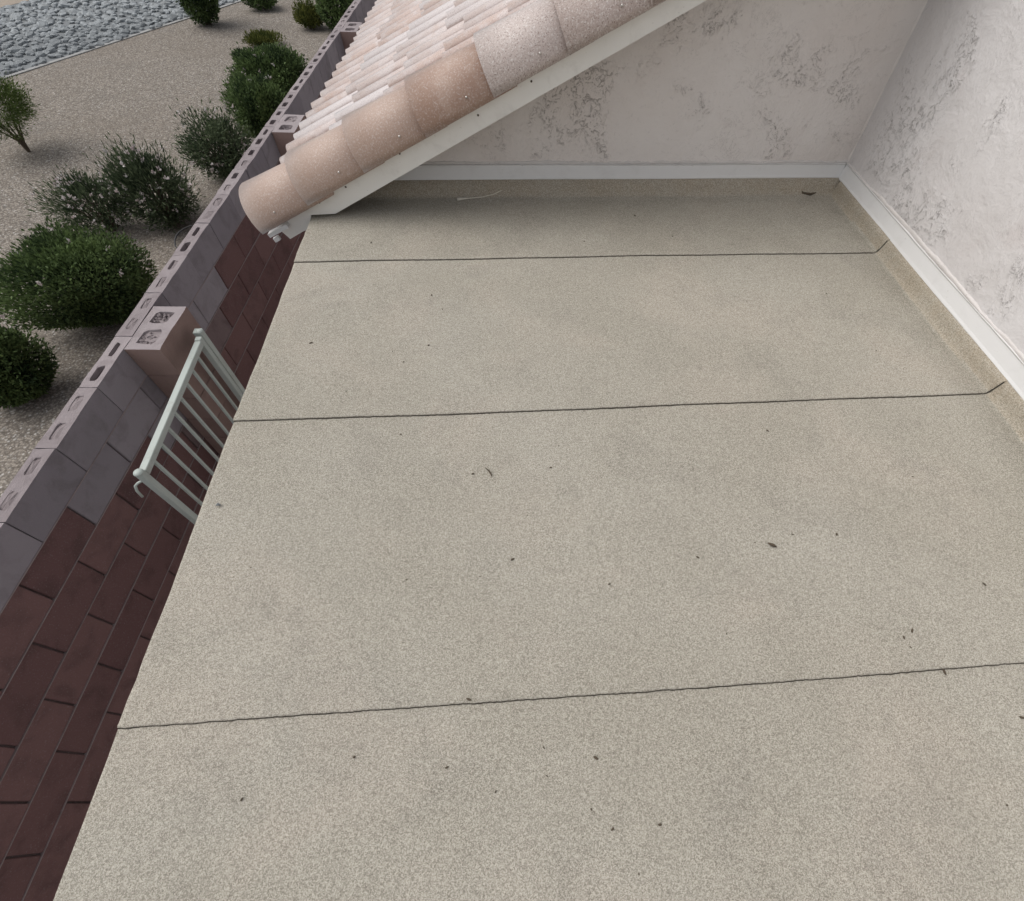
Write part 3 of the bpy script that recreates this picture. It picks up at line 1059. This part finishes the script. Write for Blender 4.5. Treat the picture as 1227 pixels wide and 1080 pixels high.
G = 'shrubs planted along the outside of the wall'
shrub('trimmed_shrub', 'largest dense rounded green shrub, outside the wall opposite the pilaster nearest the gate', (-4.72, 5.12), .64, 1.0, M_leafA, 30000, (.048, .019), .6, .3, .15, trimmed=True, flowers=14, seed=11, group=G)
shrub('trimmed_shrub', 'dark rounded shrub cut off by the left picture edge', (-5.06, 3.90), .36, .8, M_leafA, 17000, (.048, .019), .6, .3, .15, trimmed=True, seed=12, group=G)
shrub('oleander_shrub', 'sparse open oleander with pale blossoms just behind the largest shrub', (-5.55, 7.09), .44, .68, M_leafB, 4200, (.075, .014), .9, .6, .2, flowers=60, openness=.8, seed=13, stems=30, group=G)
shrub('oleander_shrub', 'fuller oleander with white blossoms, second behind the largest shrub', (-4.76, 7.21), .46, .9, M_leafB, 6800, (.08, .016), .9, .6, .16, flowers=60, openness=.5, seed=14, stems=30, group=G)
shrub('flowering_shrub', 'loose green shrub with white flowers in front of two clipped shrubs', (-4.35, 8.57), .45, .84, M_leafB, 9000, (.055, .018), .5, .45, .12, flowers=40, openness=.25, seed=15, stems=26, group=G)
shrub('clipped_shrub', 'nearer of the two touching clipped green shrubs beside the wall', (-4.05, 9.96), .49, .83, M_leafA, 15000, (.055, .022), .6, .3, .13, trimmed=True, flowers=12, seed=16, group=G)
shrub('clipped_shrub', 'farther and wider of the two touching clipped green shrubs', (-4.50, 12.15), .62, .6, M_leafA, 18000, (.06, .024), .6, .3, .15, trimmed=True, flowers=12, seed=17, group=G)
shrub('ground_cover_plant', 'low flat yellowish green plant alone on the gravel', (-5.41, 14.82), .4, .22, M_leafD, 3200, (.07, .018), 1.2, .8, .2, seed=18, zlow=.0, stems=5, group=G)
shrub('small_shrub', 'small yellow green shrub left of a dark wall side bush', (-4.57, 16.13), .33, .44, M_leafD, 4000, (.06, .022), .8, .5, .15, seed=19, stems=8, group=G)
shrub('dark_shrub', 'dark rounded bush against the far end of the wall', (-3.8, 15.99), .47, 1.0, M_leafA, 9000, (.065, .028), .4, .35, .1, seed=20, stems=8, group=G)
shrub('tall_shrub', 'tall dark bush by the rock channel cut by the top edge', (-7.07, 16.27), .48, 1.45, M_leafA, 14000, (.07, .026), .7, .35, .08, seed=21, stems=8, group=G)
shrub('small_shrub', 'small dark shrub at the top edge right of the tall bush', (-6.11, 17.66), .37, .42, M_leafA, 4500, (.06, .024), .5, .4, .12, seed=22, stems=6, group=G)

# small tree at the left edge
tr = empty('small_tree', (-7.84, 9.48, ZG))
tag(tr, 'small light green tree with bare lower stems at left picture edge', 'tree')
rg = np.random.default_rng(33)
limbs = []
tv, tf = [], []
tips = []
for k in range(9):
    a = k * .75 + rg.uniform(-.2, .2); q = rg.uniform(.12, .36)
    base = Vector((0, 0, -.03)); fork = Vector((math.cos(a) * .03, math.sin(a) * .03, .13 + .02 * k / 3))
    tip = Vector((math.cos(a) * q, math.sin(a) * q, rg.uniform(.5, .85)))
    me = tube_mesh('l', [base, fork, (fork + tip) / 2 + Vector((0, 0, .03)), tip], [.024, .015, .009, .004], M_bark, 6, False)
    o0 = len(tv); tv += [tuple(v_.co) for v_ in me.vertices]; tf += [tuple(o0 + i for i in p.vertices) for p in me.polygons]
    bpy.data.meshes.remove(me)
mk('trunk', tv, tf, M_bark, tr, True, False)
n = 9000
cd = unit(rg.normal(size=(80, 3))) * rg.uniform(.5, 1, (80, 1))
ci = rg.integers(0, 80, n)
P = cd[ci] + rg.normal(size=(n, 3)) * .14
P = P * np.array([.50, .50, .44]) + np.array([.03, -.05, .70])
keep = P[:, 2] > .26
P = P[keep]; m = len(P)
dd = unit(P - np.array([0, 0, .6]))
dirs = unit(dd + np.array([0, 0, .3]) + rg.normal(size=(m, 3)) * .5)
mesh_obj('crown', leaf_mesh('crown', P, dirs, unit(rg.normal(size=(m, 3)) + np.array([0, 0, .5])), rg.uniform(.04, .075, m), rg.uniform(.009, .014, m),
                            np.clip(rg.normal(.5, .25, m), 0, 1), M_leafC), tr, False)

# ================================================================== SMALL THINGS
# thin black cable looping out of the gravel by the wall
cp = [(-2.224, 3.323, -0.74), (-2.287, 3.345, -0.74), (-2.323, 3.387, -0.74), (-2.348, 3.45, -0.74), (-2.361, 3.514, -0.74), (-2.357, 3.568, -0.74), (-2.337, 3.612, -0.74), (-2.307, 3.645, -0.74), (-2.264, 3.655, -0.74)]
cb = mesh_obj('cable', tube_mesh('cable', cp, .005, M_cable, 6))
tag(cb, 'thin black cable loop hanging off the outer edge of the wall', 'cable')


def debris(name, label, cat, pts, rad, mat, group=None):
    o = mesh_obj(name, tube_mesh(name, pts, rad, mat, 6))
    return tag(o, label, cat, group)


def roof_px(px, py, z=0.006):
    """point of the roof surface seen at a photograph pixel"""
    f, cx, cy = 580.035, 658.288, 564.984
    d = cam.matrix_world.to_3x3() @ Vector(((px - cx) / f, -(py - cy) / f, -1))
    t_ = (z - 1.25) / d.z
    return Vector((0, 0, 1.25)) + d * t_


def twig_at(px, py, pts, rad):
    c = roof_px(px, py)
    return [c + Vector(p) for p in pts], rad
p_, r_ = twig_at(586, 566, [(-.012, .018, 0), (0, .004, .002), (.006, -.008, .001), (.008, -.016, 0)], [.001, .0025, .0022, .001])
debris('twig', 'small dry twig lying in the middle of the tan roof', 'twig', p_, r_, M_twig)
p_, r_ = twig_at(924, 653, [(-.008, .006, .001), (0, 0, .003), (.006, -.003, .002), (.014, -.008, 0)], [.002, .0045, .0045, .001])
debris('dirt_clod', 'small dark clod of dirt right of the roof middle', 'clod', p_, r_, M_twig)
p_, r_ = twig_at(262, 606, [(-.006, 0, .002), (0, .002, .005), (.006, 0, .002)], [.002, .0045, .002])
debris('pebble', 'small grey pebble near the left edge of the roof', 'pebble', p_, r_, M_grout)
p_, r_ = twig_at(958, 233, [(0, .03, .03), (.01, .0, .008), (.05, -.012, .006), (.085, .0, .007), (.11, .03, .02), (.115, .05, .05)], [.003, .006, .007, .004, .005, .003])
debris('root_strand', 'dark curled root strand in the inner roof corner', 'root', p_, r_, M_twig)
p_, r_ = twig_at(548, 240, [(0, 0, .004), (.06, .006, .006), (.12, .012, .008), (.18, .03, .012), (.24, .05, .03)], [.007, .0018, .0015, .0018, .002])
debris('pale_fibre', 'pale fibre strand lying along the roof edge under the gable wall', 'fibre', p_, r_, M_web)
p_, r_ = twig_at(640, 232, [(0, 0, .004), (.04, -.002, .005), (.09, -.012, .006)], [.0012, .0018, .001])
debris('pale_fibre', 'short pale fibre strand, right of the long pale strand', 'fibre', p_, r_, M_web)

# fine dark litter too small to pick apart
bm = bmesh.new()
pts = [(990, 352), (968, 338), (895, 361), (700, 492), (535, 495), (660, 560), (632, 617), (575, 691), (614, 670), (730, 700), (905, 650), (1003, 640),
       (950, 640), (836, 668), (1180, 700), (1132, 805), (1225, 860), (1178, 466), (1192, 482), (470, 420), (415, 470), (530, 370), (560, 265),
       (445, 292), (700, 290), (372, 410), (480, 520), (300, 680), (130, 905), (288, 958), (1050, 420), (1095, 570), (870, 760), (760, 830), (1208, 965)]
for _ in range(28):
    pts.append((random.uniform(330, 1180), random.uniform(250, 1060)))
for (px, py) in pts:
    if px < 470 - .38 * py + 15: continue
    c = roof_px(px, py, .005)
    near = min((c.y - ys_ for ys_ in YS if c.y >= ys_), default=1)
    wg = max(0, 1 - near / .36)
    c.z = .0028 + und(c.x, c.y) + .0062 * wg * wg * (3 - 2 * wg)
    if not (XL + .03 < c.x < 1.66): continue
    r = random.uniform(.0016, .0036)
    bmesh.ops.create_icosphere(bm, subdivisions=1, radius=r, matrix=Matrix.Translation(c) @ Matrix.Rotation(random.random() * 6, 4, 'Z') @ Matrix.Diagonal((random.uniform(1, 2.6), .9, .7, 1)))
lt = mesh_obj('leaf_litter', bm_mesh('leaf_litter', bm, M_twig))
tag(lt, 'scattered fine dark litter specks over the tan flat roof', 'litter', kind='stuff')

# loose gravel stones on the ground outside the wall
N = 26000
rg = np.random.default_rng(5)
base = np.array([[1, 0, 0], [-.5, .87, 0], [-.5, -.87, 0], [0, 0, .8]])
px = rg.uniform(-12, -2.4, N); py = rg.uniform(1.0, 17.5, N)
okm = ((px - A0.x) * an.x + (py - A0.y) * an.y) < -.1
dist = np.hypot(px, py)
okm &= rg.random(N) < np.clip(9 / dist, .25, 1)
px, py = px[okm], py[okm]; n = len(px)
r = rg.uniform(.005, .014, n) * (1 + (rg.random(n) > .97) * .8)
ang = rg.uniform(0, 6.28, n)
c, s = np.cos(ang), np.sin(ang)
V = base[None] * r[:, None, None] * rg.uniform(.6, 1.3, (n, 4, 1))
X = V[..., 0] * c[:, None] - V[..., 1] * s[:, None] + px[:, None]
Y = V[..., 0] * s[:, None] + V[..., 1] * c[:, None] + py[:, None]
Z = V[..., 2] + ZG - .001
Vt = np.stack([X, Y, Z], -1).reshape(-1, 3)
me = bpy.data.meshes.new('loose_gravel')
me.vertices.add(4 * n); me.vertices.foreach_set('co', Vt.astype(np.float32).ravel())
i4 = np.arange(n) * 4
tri = np.stack([i4, i4 + 1, i4 + 3, i4 + 1, i4 + 2, i4 + 3, i4 + 2, i4, i4 + 3], 1).ravel()
me.loops.add(9 * n); me.loops.foreach_set('vertex_index', tri.astype(np.int32))
me.polygons.add(3 * n)
me.polygons.foreach_set('loop_start', (np.arange(3 * n) * 3).astype(np.int32))
me.polygons.foreach_set('loop_total', np.full(3 * n, 3, np.int32))
at = me.attributes.new('tint', 'FLOAT', 'POINT'); at.data.foreach_set('value', np.repeat(rg.random(n), 4).astype(np.float32))
gm = NT('loose_gravel')
gc = gm.mix(gm.attr('tint'), (0.16, 0.142, 0.125), (0.44, 0.405, 0.37))
me.materials.append(gm.done(gc, 0.9, None, 0.2))
me.update(); me.validate()
tag(mesh_obj('loose_gravel', me), 'loose pale gravel stones scattered outside the wall', 'gravel', kind='stuff')
